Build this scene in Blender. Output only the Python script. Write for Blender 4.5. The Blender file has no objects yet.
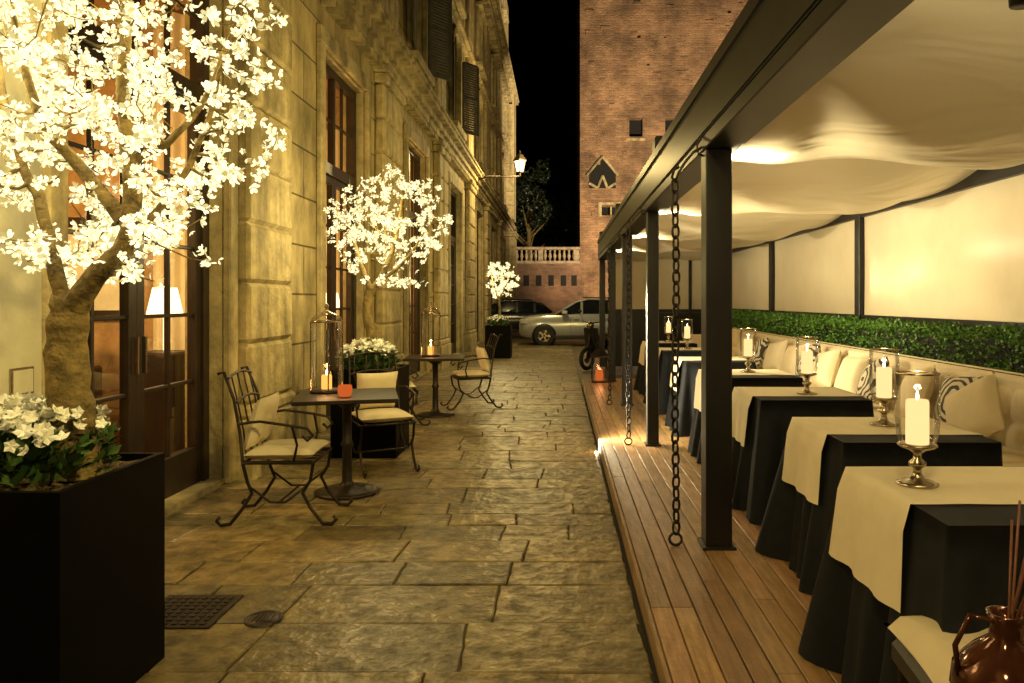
import bpy, math, random
from mathutils import Vector, Matrix, noise
random.seed(7)
R=random.random
def U(a,b): return a+(b-a)*R()
PI=math.pi
# ---------------------------------------------------------------- materials
def newmat(name):
    m=bpy.data.materials.new(name); m.use_nodes=True
    nt=m.node_tree; return m,nt,nt.nodes['Principled BSDF']
def mat(name,col,rough=.6,metal=0,var=.25,scale=6,bump=.2,bscale=40,bdist=.01,spec=.5,col2=None,attr=None,roughvar=0,stretch=None,streak=0):
    m,nt,p=newmat(name); N=nt.nodes; L=nt.links
    p.inputs['Roughness'].default_value=rough; p.inputs['Metallic'].default_value=metal
    p.inputs['Specular IOR Level'].default_value=spec
    tc=N.new('ShaderNodeTexCoord'); n=N.new('ShaderNodeTexNoise'); n.inputs['Scale'].default_value=scale; n.inputs['Detail'].default_value=4; n.inputs['Roughness'].default_value=.65
    src=tc.outputs['Object']
    if stretch:
        mp0=N.new('ShaderNodeMapping'); mp0.inputs['Scale'].default_value=stretch; L.new(src,mp0.inputs['Vector']); L.new(mp0.outputs[0],n.inputs['Vector'])
    else: L.new(src,n.inputs['Vector'])
    r=N.new('ShaderNodeValToRGB'); r.color_ramp.elements[0].position=.34; r.color_ramp.elements[1].position=.66
    c2=col2 or tuple(min(1,c*(1+var)) for c in col)
    r.color_ramp.elements[0].color=tuple(c*(1-var) for c in col)+(1,); r.color_ramp.elements[1].color=tuple(c2)+(1,)
    L.new(n.outputs['Fac'],r.inputs['Fac'])
    out=r.outputs['Color']
    if streak:
        ms=N.new('ShaderNodeMapping'); ms.inputs['Scale'].default_value=(2.6,2.6,.22); L.new(src,ms.inputs['Vector'])
        ns=N.new('ShaderNodeTexNoise'); ns.inputs['Scale'].default_value=1.4; ns.inputs['Detail'].default_value=3; L.new(ms.outputs[0],ns.inputs['Vector'])
        rs=N.new('ShaderNodeValToRGB'); rs.color_ramp.elements[0].position=.36; rs.color_ramp.elements[1].position=.56
        rs.color_ramp.elements[0].color=(1-streak,1-streak,1-streak*1.05,1); rs.color_ramp.elements[1].color=(1,1,1,1); L.new(ns.outputs['Fac'],rs.inputs['Fac'])
        mx=N.new('ShaderNodeMix'); mx.data_type='RGBA'; mx.blend_type='MULTIPLY'; mx.inputs['Factor'].default_value=1
        L.new(out,mx.inputs['A']); L.new(rs.outputs['Color'],mx.inputs['B']); out=mx.outputs['Result']
    if attr:
        a=N.new('ShaderNodeAttribute'); a.attribute_name=attr
        mx=N.new('ShaderNodeMix'); mx.data_type='RGBA'; mx.blend_type='MULTIPLY'; mx.inputs['Factor'].default_value=1
        L.new(out,mx.inputs['A']); L.new(a.outputs['Color'],mx.inputs['B']); out=mx.outputs['Result']
    L.new(out,p.inputs['Base Color'])
    if roughvar:
        mr=N.new('ShaderNodeMapRange'); mr.inputs['From Min'].default_value=.3; mr.inputs['From Max'].default_value=.7
        mr.inputs['To Min'].default_value=rough+roughvar; mr.inputs['To Max'].default_value=rough-roughvar
        L.new(n.outputs['Fac'],mr.inputs['Value']); L.new(mr.outputs['Result'],p.inputs['Roughness'])
    if bump:
        n2=N.new('ShaderNodeTexNoise'); n2.inputs['Scale'].default_value=bscale; n2.inputs['Detail'].default_value=2.5
        L.new(tc.outputs['Object'],n2.inputs['Vector'])
        b=N.new('ShaderNodeBump'); b.inputs['Strength'].default_value=bump; b.inputs['Distance'].default_value=bdist
        L.new(n2.outputs['Fac'],b.inputs['Height']); L.new(b.outputs['Normal'],p.inputs['Normal'])
    return m
def brickmat(name,c1,c2,mortar,w,h,ms,rough=.8,plane='YZ',bump=.6,bdist=.02,dirt=.5,nscale=1.2,offset=.5,nstretch=(1,1,1)):
    m,nt,p=newmat(name); N=nt.nodes; L=nt.links
    p.inputs['Roughness'].default_value=rough
    tc=N.new('ShaderNodeTexCoord'); s=N.new('ShaderNodeSeparateXYZ'); c=N.new('ShaderNodeCombineXYZ')
    L.new(tc.outputs['Object'],s.inputs[0]); L.new(s.outputs[plane[0]],c.inputs[0]); L.new(s.outputs[plane[1]],c.inputs[1])
    b=N.new('ShaderNodeTexBrick'); b.inputs['Scale'].default_value=1; b.inputs['Brick Width'].default_value=w; b.inputs['Row Height'].default_value=h
    b.inputs['Mortar Size'].default_value=ms; b.inputs['Mortar Smooth'].default_value=.4; b.offset=offset
    b.inputs['Color1'].default_value=c1+(1,); b.inputs['Color2'].default_value=c2+(1,); b.inputs['Mortar'].default_value=mortar+(1,)
    L.new(c.outputs[0],b.inputs['Vector'])
    mp0=N.new('ShaderNodeMapping'); mp0.inputs['Scale'].default_value=nstretch; L.new(tc.outputs['Object'],mp0.inputs['Vector'])
    n=N.new('ShaderNodeTexNoise'); n.inputs['Scale'].default_value=nscale; n.inputs['Detail'].default_value=6; n.inputs['Roughness'].default_value=.68
    L.new(mp0.outputs[0],n.inputs['Vector'])
    r=N.new('ShaderNodeValToRGB'); r.color_ramp.elements[0].position=.34; r.color_ramp.elements[1].position=.64
    r.color_ramp.elements[0].color=(1-dirt,)*3+(1,); r.color_ramp.elements[1].color=(1.15,1.12,1.08,1)
    L.new(n.outputs['Fac'],r.inputs['Fac'])
    mx=N.new('ShaderNodeMix'); mx.data_type='RGBA'; mx.blend_type='MULTIPLY'; mx.inputs['Factor'].default_value=1
    L.new(b.outputs['Color'],mx.inputs['A']); L.new(r.outputs['Color'],mx.inputs['B']); L.new(mx.outputs['Result'],p.inputs['Base Color'])
    n2=N.new('ShaderNodeTexNoise'); n2.inputs['Scale'].default_value=14; n2.inputs['Detail'].default_value=3
    L.new(tc.outputs['Object'],n2.inputs['Vector'])
    ma=N.new('ShaderNodeMath'); ma.operation='MULTIPLY_ADD'; ma.inputs[1].default_value=-1
    L.new(b.outputs['Fac'],ma.inputs[0]); L.new(n2.outputs['Fac'],ma.inputs[2])
    bp=N.new('ShaderNodeBump'); bp.inputs['Strength'].default_value=bump; bp.inputs['Distance'].default_value=bdist
    L.new(ma.outputs[0],bp.inputs['Height']); L.new(bp.outputs['Normal'],p.inputs['Normal'])
    return m
def emis(name,col,strength,sample=False,rnd=False,col2=None):
    m=bpy.data.materials.new(name); m.use_nodes=True; nt=m.node_tree; N=nt.nodes; L=nt.links
    N.remove(N['Principled BSDF']); e=N.new('ShaderNodeEmission'); e.inputs['Color'].default_value=col+(1,); e.inputs['Strength'].default_value=strength
    if rnd:
        g=N.new('ShaderNodeNewGeometry'); r=N.new('ShaderNodeValToRGB')
        r.color_ramp.elements[0].color=col2+(1,); r.color_ramp.elements[1].color=col+(1,); r.color_ramp.elements[1].position=.75
        L.new(g.outputs['Random Per Island'],r.inputs['Fac']); L.new(r.outputs['Color'],e.inputs['Color'])
    L.new(e.outputs[0],N['Material Output'].inputs['Surface'])
    if not sample:
        try: m.cycles.emission_sampling='NONE'
        except Exception: pass
    return m
def glassmat(name,tint=(1,1,1),rough=.02,base=.05,ior=1.5):
    m=bpy.data.materials.new(name); m.use_nodes=True; nt=m.node_tree; N=nt.nodes; L=nt.links
    N.remove(N['Principled BSDF']); t=N.new('ShaderNodeBsdfTransparent'); t.inputs['Color'].default_value=tint+(1,)
    g=N.new('ShaderNodeBsdfGlossy'); g.inputs['Roughness'].default_value=rough
    f=N.new('ShaderNodeLayerWeight'); f.inputs['Blend'].default_value=.25
    a=N.new('ShaderNodeMath'); a.operation='MULTIPLY_ADD'; a.inputs[1].default_value=.6; a.inputs[2].default_value=base; L.new(f.outputs['Fresnel'],a.inputs[0])
    mx=N.new('ShaderNodeMixShader'); L.new(a.outputs[0],mx.inputs[0]); L.new(t.outputs[0],mx.inputs[1]); L.new(g.outputs[0],mx.inputs[2])
    L.new(mx.outputs[0],N['Material Output'].inputs['Surface']); return m
def leafmat(name,c1,c2,rough=.45):
    m,nt,p=newmat(name); N=nt.nodes; L=nt.links; p.inputs['Roughness'].default_value=rough
    g=N.new('ShaderNodeNewGeometry'); r=N.new('ShaderNodeValToRGB')
    r.color_ramp.elements[0].color=c1+(1,); r.color_ramp.elements[1].color=c2+(1,)
    L.new(g.outputs['Random Per Island'],r.inputs['Fac']); L.new(r.outputs['Color'],p.inputs['Base Color']); return m

M={}
M['stone']=brickmat('facade_stone',(.40,.32,.16),(.49,.40,.20),(.13,.10,.05),1.15,.52,.012,plane='YZ',dirt=.65,nscale=1.8,nstretch=(1,1,.45))
M['trim']=mat('trim_stone',(.41,.33,.17),.8,var=.30,scale=5,bump=.7,bscale=24,bdist=.018,streak=.55)
M['plaster']=mat('light_plaster',(.62,.58,.42),.7,var=.12,scale=3,bump=.2)
M['pave']=mat('paving_stone',(.18,.137,.062),.42,var=.55,scale=8,bump=.9,bscale=16,bdist=.016,attr='Col',roughvar=.14)
M['joint']=brickmat('ground_paving',(.13,.105,.06),(.17,.14,.08),(.05,.04,.022),.9,.5,.014,rough=.6,plane='XY',bdist=.01)
M['mortar']=mat('mortar',(.045,.034,.015),.9,bump=.5)
M['bronze']=mat('dark_bronze',(.035,.022,.013),.4,.3,bump=0)
M['black']=mat('black_paint',(.007,.007,.008),.42,bump=0)
M['planterblack']=mat('planter_black',(.002,.002,.002),.5,bump=0,spec=.08)
M['iron']=mat('wrought_iron',(.03,.022,.018),.45,.6,bump=.25,bscale=90)
M['fascia']=mat('fascia_paint',(.016,.018,.015),.4,.2,bump=0)
M['wood']=mat('deck_wood',(.31,.19,.088),.38,var=.3,scale=7,bump=.35,bscale=30,attr='Col',roughvar=.06,stretch=(6,.6,1))
M['cream']=mat('cream_fabric',(.70,.61,.42),.85,var=.06,scale=4,bump=.2,bscale=220,bdist=.004)
M['runner']=mat('runner_linen',(.78,.71,.53),.85,var=.04,scale=6,bump=.25,bscale=300,bdist=.003)
M['cloth']=mat('dark_tablecloth',(.007,.009,.013),.8,var=.2,scale=8,bump=0,spec=.25)
M['blind']=mat('cream_blind',(.78,.70,.51),.18,var=.05,scale=1.5,bump=.04,bscale=3,bdist=.05)
M['silver']=mat('aged_silver',(.42,.36,.27),.25,1,var=.2,bump=.1)
M['copper']=mat('copper_glass',(.10,.035,.02),.08,.5,bump=0)
M['candle']=emis('candle_wax',(1,.66,.27),1.35)
M['candle2']=emis('amber_candle',(1,.42,.08),1.6)
M['flame']=emis('flame',(1,.75,.36),14)
M['bulb']=emis('bulb',(1,.86,.6),45)
M['blossom']=emis('lit_blossom',(2.2,1.85,.95),1,rnd=True,col2=(.62,.48,.15))
M['bark']=mat('blossom_bark',(.17,.12,.04),.8,var=.5,scale=12,bump=.9,bscale=30,bdist=.02)
M['glass']=glassmat('clear_glass',base=.025)
M['doorglass']=glassmat('door_glass',(.9,.84,.7),.03,.10)
M['leaf']=leafmat('leaf_green',(.02,.05,.012),(.07,.14,.03))
M['hedge']=leafmat('hedge_leaf',(.025,.09,.01),(.12,.30,.03))
M['white']=leafmat('white_petal',(.75,.75,.66),(.92,.92,.88))
M['soil']=mat('moss_soil',(.12,.08,.04),.95,var=.5,scale=30,bump=1,bscale=60,bdist=.02)
M['brick']=brickmat('tower_brick',(.44,.25,.14),(.29,.15,.09),(.44,.33,.2),.42,.15,.018,plane='XZ',dirt=.66,nscale=.55,bdist=.10,bump=1)
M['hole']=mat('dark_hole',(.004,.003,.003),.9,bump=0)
M['room']=mat('room_wall',(.36,.22,.09),.8,bump=0)
M['shutter']=mat('shutter_paint',(.085,.075,.055),.6,bump=0)
M['carpaint']=mat('silver_carpaint',(.46,.48,.50),.22,.5,var=.04,bump=0)
M['darkcar']=mat('dark_carpaint',(.02,.022,.028),.2,.4,var=.04,bump=0)
M['carglass']=mat('car_glass',(.01,.012,.014),.06,0,bump=0)
M['tyre']=mat('tyre_rubber',(.015,.015,.015),.8,bump=0)
M['redglass']=emis('red_candle_glass',(.6,.11,.02),1)
M['lampglow']=emis('lamp_glow',(1,.8,.45),4)
M['nightfoliage']=leafmat('night_foliage',(.008,.013,.005),(.025,.036,.015))
M['reed']=mat('reed_stick',(.18,.06,.03),.6,bump=0)
M['glasslamp']=mat('headlamp_glass',(.6,.6,.6),.1,.3,bump=0); M['tail']=mat('tail_lamp',(.25,.01,.01),.15,bump=0)
M['darkbrick']=brickmat('balustrade_brick',(.20,.11,.065),(.14,.075,.045),(.16,.11,.08),.42,.15,.018,plane='XZ',dirt=.6,nscale=.8,bdist=.06)  # darker brick colours than the tower, for the balustrade wall
M['darkstone']=mat('dimmed_trim_stone',(.24,.185,.12),.8,var=.4,scale=6)  # darker copy of the trim stone; weaker lighting put into the colour
def patmat():
    m,nt,p=newmat('patterned_fabric'); N=nt.nodes; L=nt.links; p.inputs['Roughness'].default_value=.85
    tc=N.new('ShaderNodeTexCoord'); w=N.new('ShaderNodeTexWave'); w.wave_type='RINGS'; w.rings_direction='SPHERICAL'; w.inputs['Scale'].default_value=8; w.inputs['Distortion'].default_value=4; w.inputs['Detail Scale'].default_value=1.2; w.inputs['Detail'].default_value=1
    L.new(tc.outputs['Object'],w.inputs['Vector']); r=N.new('ShaderNodeValToRGB'); r.color_ramp.interpolation='CONSTANT'
    r.color_ramp.elements[0].color=(.05,.045,.04,1); r.color_ramp.elements[1].position=.40; r.color_ramp.elements[1].color=(.62,.57,.44,1)
    L.new(w.outputs['Fac'],r.inputs['Fac']); L.new(r.outputs['Color'],p.inputs['Base Color']); return m
M['pattern']=patmat()
def canvasmat():
    m,nt,p=newmat('canopy_canvas'); N=nt.nodes; L=nt.links
    p.inputs['Base Color'].default_value=(.78,.69,.49,1); p.inputs['Roughness'].default_value=.36
    tc=N.new('ShaderNodeTexCoord'); n=N.new('ShaderNodeTexNoise'); n.inputs['Scale'].default_value=1.6; n.inputs['Detail'].default_value=2; n.inputs['Distortion'].default_value=.8
    mp_=N.new('ShaderNodeMapping'); mp_.inputs['Scale'].default_value=(.6,1.6,1); mp_.inputs['Rotation'].default_value=(0,0,.5)
    L.new(tc.outputs['Object'],mp_.inputs['Vector']); L.new(mp_.outputs[0],n.inputs['Vector']); bp=N.new('ShaderNodeBump'); bp.inputs['Strength'].default_value=.5; bp.inputs['Distance'].default_value=.10
    L.new(n.outputs['Fac'],bp.inputs['Height']); L.new(bp.outputs['Normal'],p.inputs['Normal'])
    return m
M['canvas']=canvasmat()

# ---------------------------------------------------------------- mesh builder
class B:
    def __init__(s): s.v=[]; s.f=[]; s.m=[]; s.mats=[]; s.sm=[]; s.col=None; s.cols=[]
    def mi(s,k):
        if k not in s.mats: s.mats.append(k)
        return s.mats.index(k)
    def add(s,vs,fs,k,smooth=False):
        o=len(s.v); s.v+= [tuple(v) for v in vs]; i=s.mi(k)
        for f in fs:
            s.f.append(tuple(o+j for j in f)); s.m.append(i); s.sm.append(smooth); s.cols.append(s.col or (1,1,1))
    def box(s,x0,x1,y0,y1,z0,z1,k,T=None,ch=0):
        if ch:
            vs=[];
            for (a,b,c) in [(0,1,1),(1,0,1),(1,1,0)]:
                for sx in (0,1):
                    for sy in (0,1):
                        for sz in (0,1):
                            vs.append(((x0+ch*a,x1-ch*a)[sx],(y0+ch*b,y1-ch*b)[sy],(z0+ch*c,z1-ch*c)[sz]))
            I=lambda g,x,y,z:g*8+x*4+y*2+z
            fs=[]
            for x in (0,1): fs.append([I(0,x,0,0),I(0,x,1,0),I(0,x,1,1),I(0,x,0,1)])
            for y in (0,1): fs.append([I(1,0,y,0),I(1,1,y,0),I(1,1,y,1),I(1,0,y,1)])
            for z in (0,1): fs.append([I(2,0,0,z),I(2,1,0,z),I(2,1,1,z),I(2,0,1,z)])
            for x in (0,1):
                for y in (0,1): fs.append([I(0,x,y,0),I(0,x,y,1),I(1,x,y,1),I(1,x,y,0)])
                for z in (0,1): fs.append([I(0,x,0,z),I(0,x,1,z),I(2,x,1,z),I(2,x,0,z)])
            for y in (0,1):
                for z in (0,1): fs.append([I(1,0,y,z),I(1,1,y,z),I(2,1,y,z),I(2,0,y,z)])
            for x in (0,1):
                for y in (0,1):
                    for z in (0,1): fs.append([I(0,x,y,z),I(1,x,y,z),I(2,x,y,z)])
        else:
            vs=[(x,y,z) for x in (x0,x1) for y in (y0,y1) for z in (z0,z1)]
            fs=[(0,1,3,2),(4,6,7,5),(0,4,5,1),(2,3,7,6),(0,2,6,4),(1,5,7,3)]
        if T: vs=[T@Vector(v) for v in vs]
        s.add(vs,fs,k)
    def tube(s,pts,rad,k,seg=8,T=None,cap=True):
        pts=[Vector(p) for p in pts]; n=len(pts)
        if not hasattr(rad,'__len__'): rad=[rad]*n
        vs=[];fs=[]; up=None
        for i,p in enumerate(pts):
            d=(pts[min(i+1,n-1)]-pts[max(i-1,0)])
            if d.length<1e-9: d=Vector((0,0,1))
            d.normalize()
            if up is None:
                up=d.orthogonal().normalized()
            a=(up-d*up.dot(d))
            a=a.normalized() if a.length>1e-6 else d.orthogonal().normalized()
            up=a; b=d.cross(a)
            for j in range(seg):
                t=2*PI*j/seg; vs.append(p+(a*math.cos(t)+b*math.sin(t))*rad[i])
        for i in range(n-1):
            for j in range(seg):
                k2=(j+1)%seg; fs.append((i*seg+j,i*seg+k2,(i+1)*seg+k2,(i+1)*seg+j))
        if cap: fs.append(tuple(range(seg))); fs.append(tuple((n-1)*seg+j for j in range(seg)))
        if T: vs=[T@v for v in vs]
        s.add(vs,fs,k,True)
    def lathe(s,c,prof,k,seg=24,T=None,smooth=True):
        vs=[];fs=[]
        for r,z in prof:
            for j in range(seg):
                t=2*PI*j/seg; vs.append(Vector((c[0]+r*math.cos(t),c[1]+r*math.sin(t),c[2]+z)))
        for i in range(len(prof)-1):
            for j in range(seg):
                k2=(j+1)%seg; fs.append((i*seg+j,i*seg+k2,(i+1)*seg+k2,(i+1)*seg+j))
        if T: vs=[T@v for v in vs]
        s.add(vs,fs,k,smooth)
    def grid(s,nu,nv,fn,k,smooth=True):
        vs=[fn(i/nu,j/nv) for i in range(nu+1) for j in range(nv+1)]
        fs=[(i*(nv+1)+j,(i+1)*(nv+1)+j,(i+1)*(nv+1)+j+1,i*(nv+1)+j+1) for i in range(nu) for j in range(nv)]
        s.add(vs,fs,k,smooth)
    def sphere(s,c,r,k,seg=12,sc=(1,1,1)):
        c=Vector(c)
        s.grid(seg,seg,lambda a,b:c+Vector((sc[0]*r*math.sin(PI*b)*math.cos(2*PI*a),sc[1]*r*math.sin(PI*b)*math.sin(2*PI*a),sc[2]*r*math.cos(PI*b))),k)
    def pillow(s,w,h,t,k,T,n=14,e=.35):
        def f(sg):
            def g(a,b):
                x=2*a-1;y=2*b-1
                th=(max(0,1-x*x)*max(0,1-y*y))**e
                return T@Vector((x*w/2*(.94+.06*y*y),y*h/2*(.94+.06*x*x),sg*th*t/2))
            return g
        s.grid(n,n,f(1),k); s.grid(n,n,f(-1),k)
    def leaf(s,p,d,nrm,l,w,k):
        d=d.normalized(); sd=d.cross(nrm)
        if sd.length<1e-5: sd=d.orthogonal()
        sd.normalize()
        s.add([p,p+d*l*.5+sd*w/2,p+d*l,p+d*l*.5-sd*w/2],[(0,1,2,3)],k)
    def obj(s,name,parent=None,loc=None,rot=None):
        me=bpy.data.meshes.new(name); me.from_pydata(s.v,[],s.f)
        for k in s.mats: me.materials.append(M[k])
        me.polygons.foreach_set('material_index',s.m); me.polygons.foreach_set('use_smooth',s.sm)
        if any(c!=(1,1,1) for c in s.cols):
            ca=me.color_attributes.new('Col','FLOAT_COLOR','CORNER'); arr=[]
            for c,f in zip(s.cols,s.f): arr+= [c[0],c[1],c[2],1]*len(f)
            ca.data.foreach_set('color',arr)
        me.validate(); me.update()
        o=bpy.data.objects.new(name,me); bpy.context.collection.objects.link(o)
        if parent: o.parent=parent
        if loc: o.location=loc
        if rot: o.rotation_euler=rot
        return o
def empty(name,loc=(0,0,0)):
    e=bpy.data.objects.new(name,None); e.location=loc; bpy.context.collection.objects.link(e); return e
def rv():
    while True:
        v=Vector((U(-1,1),U(-1,1),U(-1,1)))
        if .05<v.length<1: return v.normalized()
def inst(o,name,loc,rotz=0,parent=None,sc=None):
    n=bpy.data.objects.new(name,o.data); n.location=loc; n.rotation_euler=(0,0,rotz); bpy.context.collection.objects.link(n)
    if parent: n.parent=parent
    if sc: n.scale=sc
    return n
def light(kind,name,loc,power,col=(1,.8,.5),r=.05,target=None,angle=90,blend=.6,parent=None,size=None):
    l=bpy.data.lights.new(name,kind); l.energy=power; l.color=col
    if kind!='AREA': l.shadow_soft_size=r
    else: l.shape='RECTANGLE'; l.size,l.size_y=size
    if kind=='SPOT': l.spot_size=math.radians(angle); l.spot_blend=blend
    o=bpy.data.objects.new(name,l); o.location=loc; bpy.context.collection.objects.link(o)
    if target: o.rotation_euler=(Vector(target)-Vector(loc)).to_track_quat('-Z','Y').to_euler()
    if parent: o.parent=parent
    return o

# ---------------------------------------------------------------- ground and paving
b=B(); b.add([(-150,-60,-.03),(150,-60,-.03),(150,240,-.03),(-150,240,-.03)],[(0,1,2,3)],'joint'); b.obj('ground')
b=B(); b.add([(-2.9,-1.5,-.008),(.374,-1.5,-.008),(.374,26,-.008),(-2.9,26,-.008)],[(0,1,2,3)],'mortar'); y=-1.0
while y<26:
    dy=U(.24,.50); x=-2.74-U(0,.2); xs=[x]
    while x<.36:
        x+=U(.38,1.05); xs.append(x)
    xs[-1]=.375
    if xs[-1]-xs[-2]<.25: xs.pop(-2)
    jn=U(-.015,.015)
    for a,c in zip(xs,xs[1:]):
        g=U(.6,1.3); w=U(-.05,.05); b.col=(g*(1+w),g,g*(1-w*1.5))
        z=U(-.003,.003); ti=U(-.007,.007); tj=U(-.007,.007); q=.003
        x0,x1,y0,y1=a+q,c-q,y+q,y+dy-q
        N1=6; per=[]
        jl=jn; jn=U(-.015,.015)
        cs=[(x0+jl,y0+U(-.004,.004)),(x1+jn,y0+U(-.004,.004)),(x1-jn,y1+U(-.004,.004)),(x0-jl,y1+U(-.004,.004))]
        for e in range(4):
            p0=cs[e];p1=cs[(e+1)%4]
            for t in range(N1):
                tt=t/N1; ww=U(-.004,.004) if t else 0
                per.append((min(.374,p0[0]+(p1[0]-p0[0])*tt+ww),p0[1]+(p1[1]-p0[1])*tt+ww))
        cx=(x0+x1)/2;cy=(y0+y1)/2
        def ring(ins,zz):
            out=[]
            for px,py in per:
                dx,dyy=cx-px,cy-py; dl=math.hypot(dx,dyy)
                out.append((px+dx/dl*ins,py+dyy/dl*ins,zz+ti*(px-cx)+tj*(py-cy)))
            return out
        r0=ring(0,-.028);r1=ring(.002,z-.005);r2=ring(.009,z)
        n=len(per); fs=[]
        for l in range(2):
            for i in range(n): fs.append((l*n+i,l*n+(i+1)%n,(l+1)*n+(i+1)%n,(l+1)*n+i))
        fs.append(tuple(2*n+i for i in range(n)))
        b.add(r0+r1+r2,fs,'pave')
    y+=dy
b.obj('stone_pavement')
b=B(); b.box(-1.98,-1.60,3.42,3.80,-.005,.008,'iron',ch=.003)
for i in range(8):
    for j in range(8):
        b.box(-1.96+i*.043,-1.935+i*.043,3.445+j*.042,3.47+j*.042,.0085,.012,'iron')
b.obj('drain_cover')
b=B(); b.lathe((-1.39,3.52,0),[(0,.009),(.06,.009),(.063,.006),(.07,.006),(.073,.010),(.085,.010),(.088,-.01)],'iron',24)
for i in range(5): b.box(-1.435+i*.02,-1.427+i*.02,3.48,3.56,.0095,.012,'iron')
b.obj('drain_cover')

# ---------------------------------------------------------------- deck
b=B(); x=.41; 
while x<3.5:
    y=.6-U(0,2)
    while y<13.2:
        l=U(2.2,3.6); g=U(.6,1.25); b.col=(g,g*U(.92,1.04),g*U(.85,1.05))
        b.box(x,x+.092,max(y,.3),min(y+l,13.2)-.003,.09,.12+U(-.001,.001),'wood',ch=.003)
        y+=l
    x+=.098
b.col=(.8,.8,.8); b.box(.385,.405,.3,13.2,.0,.122,'wood',ch=.003)
b.col=(1,1,.99); b.box(.42,3.5,.3,13.2,-.02,.085,'hole')
b.box(.377,.3845,.3,13.2,-.01,.02,'hole')  # near-black strip painting the shadow beside the deck edge
b.obj('wooden_deck')

# ---------------------------------------------------------------- canopy
cano=empty('restaurant_canopy')
b=B()
b.box(.80,1.0,-.5,15.8,2.34,2.42,'fascia',ch=.006)
b.box(.80,.83,-.5,15.8,2.422,2.74,'fascia')
b.box(.785,.799,-.5,15.8,2.68,2.75,'black'); b.box(.79,.799,-.5,15.8,2.43,2.45,'black')
b.box(.94,1.0,-.5,15.8,2.422,2.55,'black',ch=.005)
for py,w in [(4.22,.073),(7.14,.055),(9.86,.065),(12.7,.06),(15.6,.06)]:
    b.box(.88-w,.88+w,py-w,py+w,.121,2.338,'black',ch=.006)
    b.box(.88-w-.02,.88+w+.02,py-w-.02,py+w+.02,.1205,.135,'black',ch=.003)
    for sx in (-1,1):
        for sy in (-1,1): b.sphere((.88+sx*(w+.008),py+sy*(w+.008),.137),.006,'silver',6)
W=3.5
for py in [1.6,5.1,8.7,12.3,15.5]:
    b.box(W-.06,W+.04,py-.07,py+.07,.121,2.52,'black',ch=.006)
b.box(W-.05,W+.04,-.5,15.6,2.45,2.60,'black'); b.box(W-.04,W+.03,-.5,15.6,1.27,1.33,'black')
b.box(W-.01,W+.02,-.5,15.6,.12,1.268,'black')
b.box(1.002,W-.07,15.55,15.62,2.40,2.47,'black'); b.box(1.002,W-.07,15.55,15.62,1.24,1.31,'black')
for px in (1.85,2.7): b.box(px-.03,px+.03,15.54,15.63,.12,2.399,'black')
b.box(1.002,W-.07,15.57,15.6,.12,1.238,'black')
for py in [0,2.85,5.7,8.55,11.4,14.25]:
    b.tube([(1.0,py,2.86),(W,py,2.86)],.018,'black')
b.obj('canopy_frame',cano)
b=B()
ps=[-.5,1.6,5.1,8.7,12.3,15.5]
for a,c in zip(ps,ps[1:]):
    b.grid(16,8,lambda u,v:Vector((W-.0+.012*math.sin(u*9)*math.sin(PI*v),a+.075+(c-a-.15)*u,1.33+1.12*v)),'blind')
for a,c in [(1.0,1.82),(1.88,2.67),(2.73,3.43)]:
    b.grid(4,4,lambda u,v:Vector((a+(c-a)*u,15.585,1.31+1.09*v)),'blind')
b.obj('roll_down_blinds',cano)
def canvas(u,v):
    x=.98+(W-.98)*u; y=-.5+16.0*v
    ph=(y/2.85)%1.0; kk=math.floor(y/2.85)
    sag=1-4*ph*(1-ph)
    rise=max(0,(x-2.7)/.8); rise=rise*rise*(3-2*rise)
    zb=2.33+.14*rise
    z=zb+(2.84-zb)*(sag**1.1)*(1-.25*rise)
    a1=math.atan2((ph)*2.85,(x-.98)+.25); a2=math.atan2((1-ph)*2.85,(W-x)+.25)
    fold=.03*math.sin(a1*13+kk)*math.exp(-((x-.98))/1.8)+.02*math.sin(a2*12+kk*2)*math.exp(-(W-x)/1.8)
    wr=noise.noise(Vector((x*.9+kk*7,y*1.4+kk*3,kk)))*.035+fold
    edge=min(1,u*8)*min(1,(1-u)*8)
    return Vector((x,y,z+wr*edge*(.15+math.sin(PI*ph))))
b=B(); b.grid(60,420,canvas,'canvas'); b.obj('canopy_canvas',cano)
lampb=B()
for i,py in enumerate([1.5,4.36,7.27,10.0,12.83]):
    px,yy,pz=.93,py,2.16
    lampb.lathe((px,yy,pz),[(.0,-.07),(.028,-.07),(.032,0),(.025,0),(.02,-.02)],'black',12)
    lampb.sphere((px,yy,pz-.005),.016,'bulb',8)
    lampb.box(px-.01,px+.01,yy-.08,yy,pz-.06,pz-.04,'black')
    light('SPOT','canopy_spot_light',(px+.02,yy,pz+.03),110,(1,.84,.50),.03,target=(px+.75,yy+.1,2.9),angle=165,blend=.9,parent=cano)
lampb.obj('canopy_spot_fixtures',cano)
light('AREA','canopy_fill_light',(1.03,7.4,2.40),560,(1,.83,.50),target=(2.6,7.4,1.95),size=(.03,15),parent=cano)  # added area light brightening the space under the canopy; no strip is modelled

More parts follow.
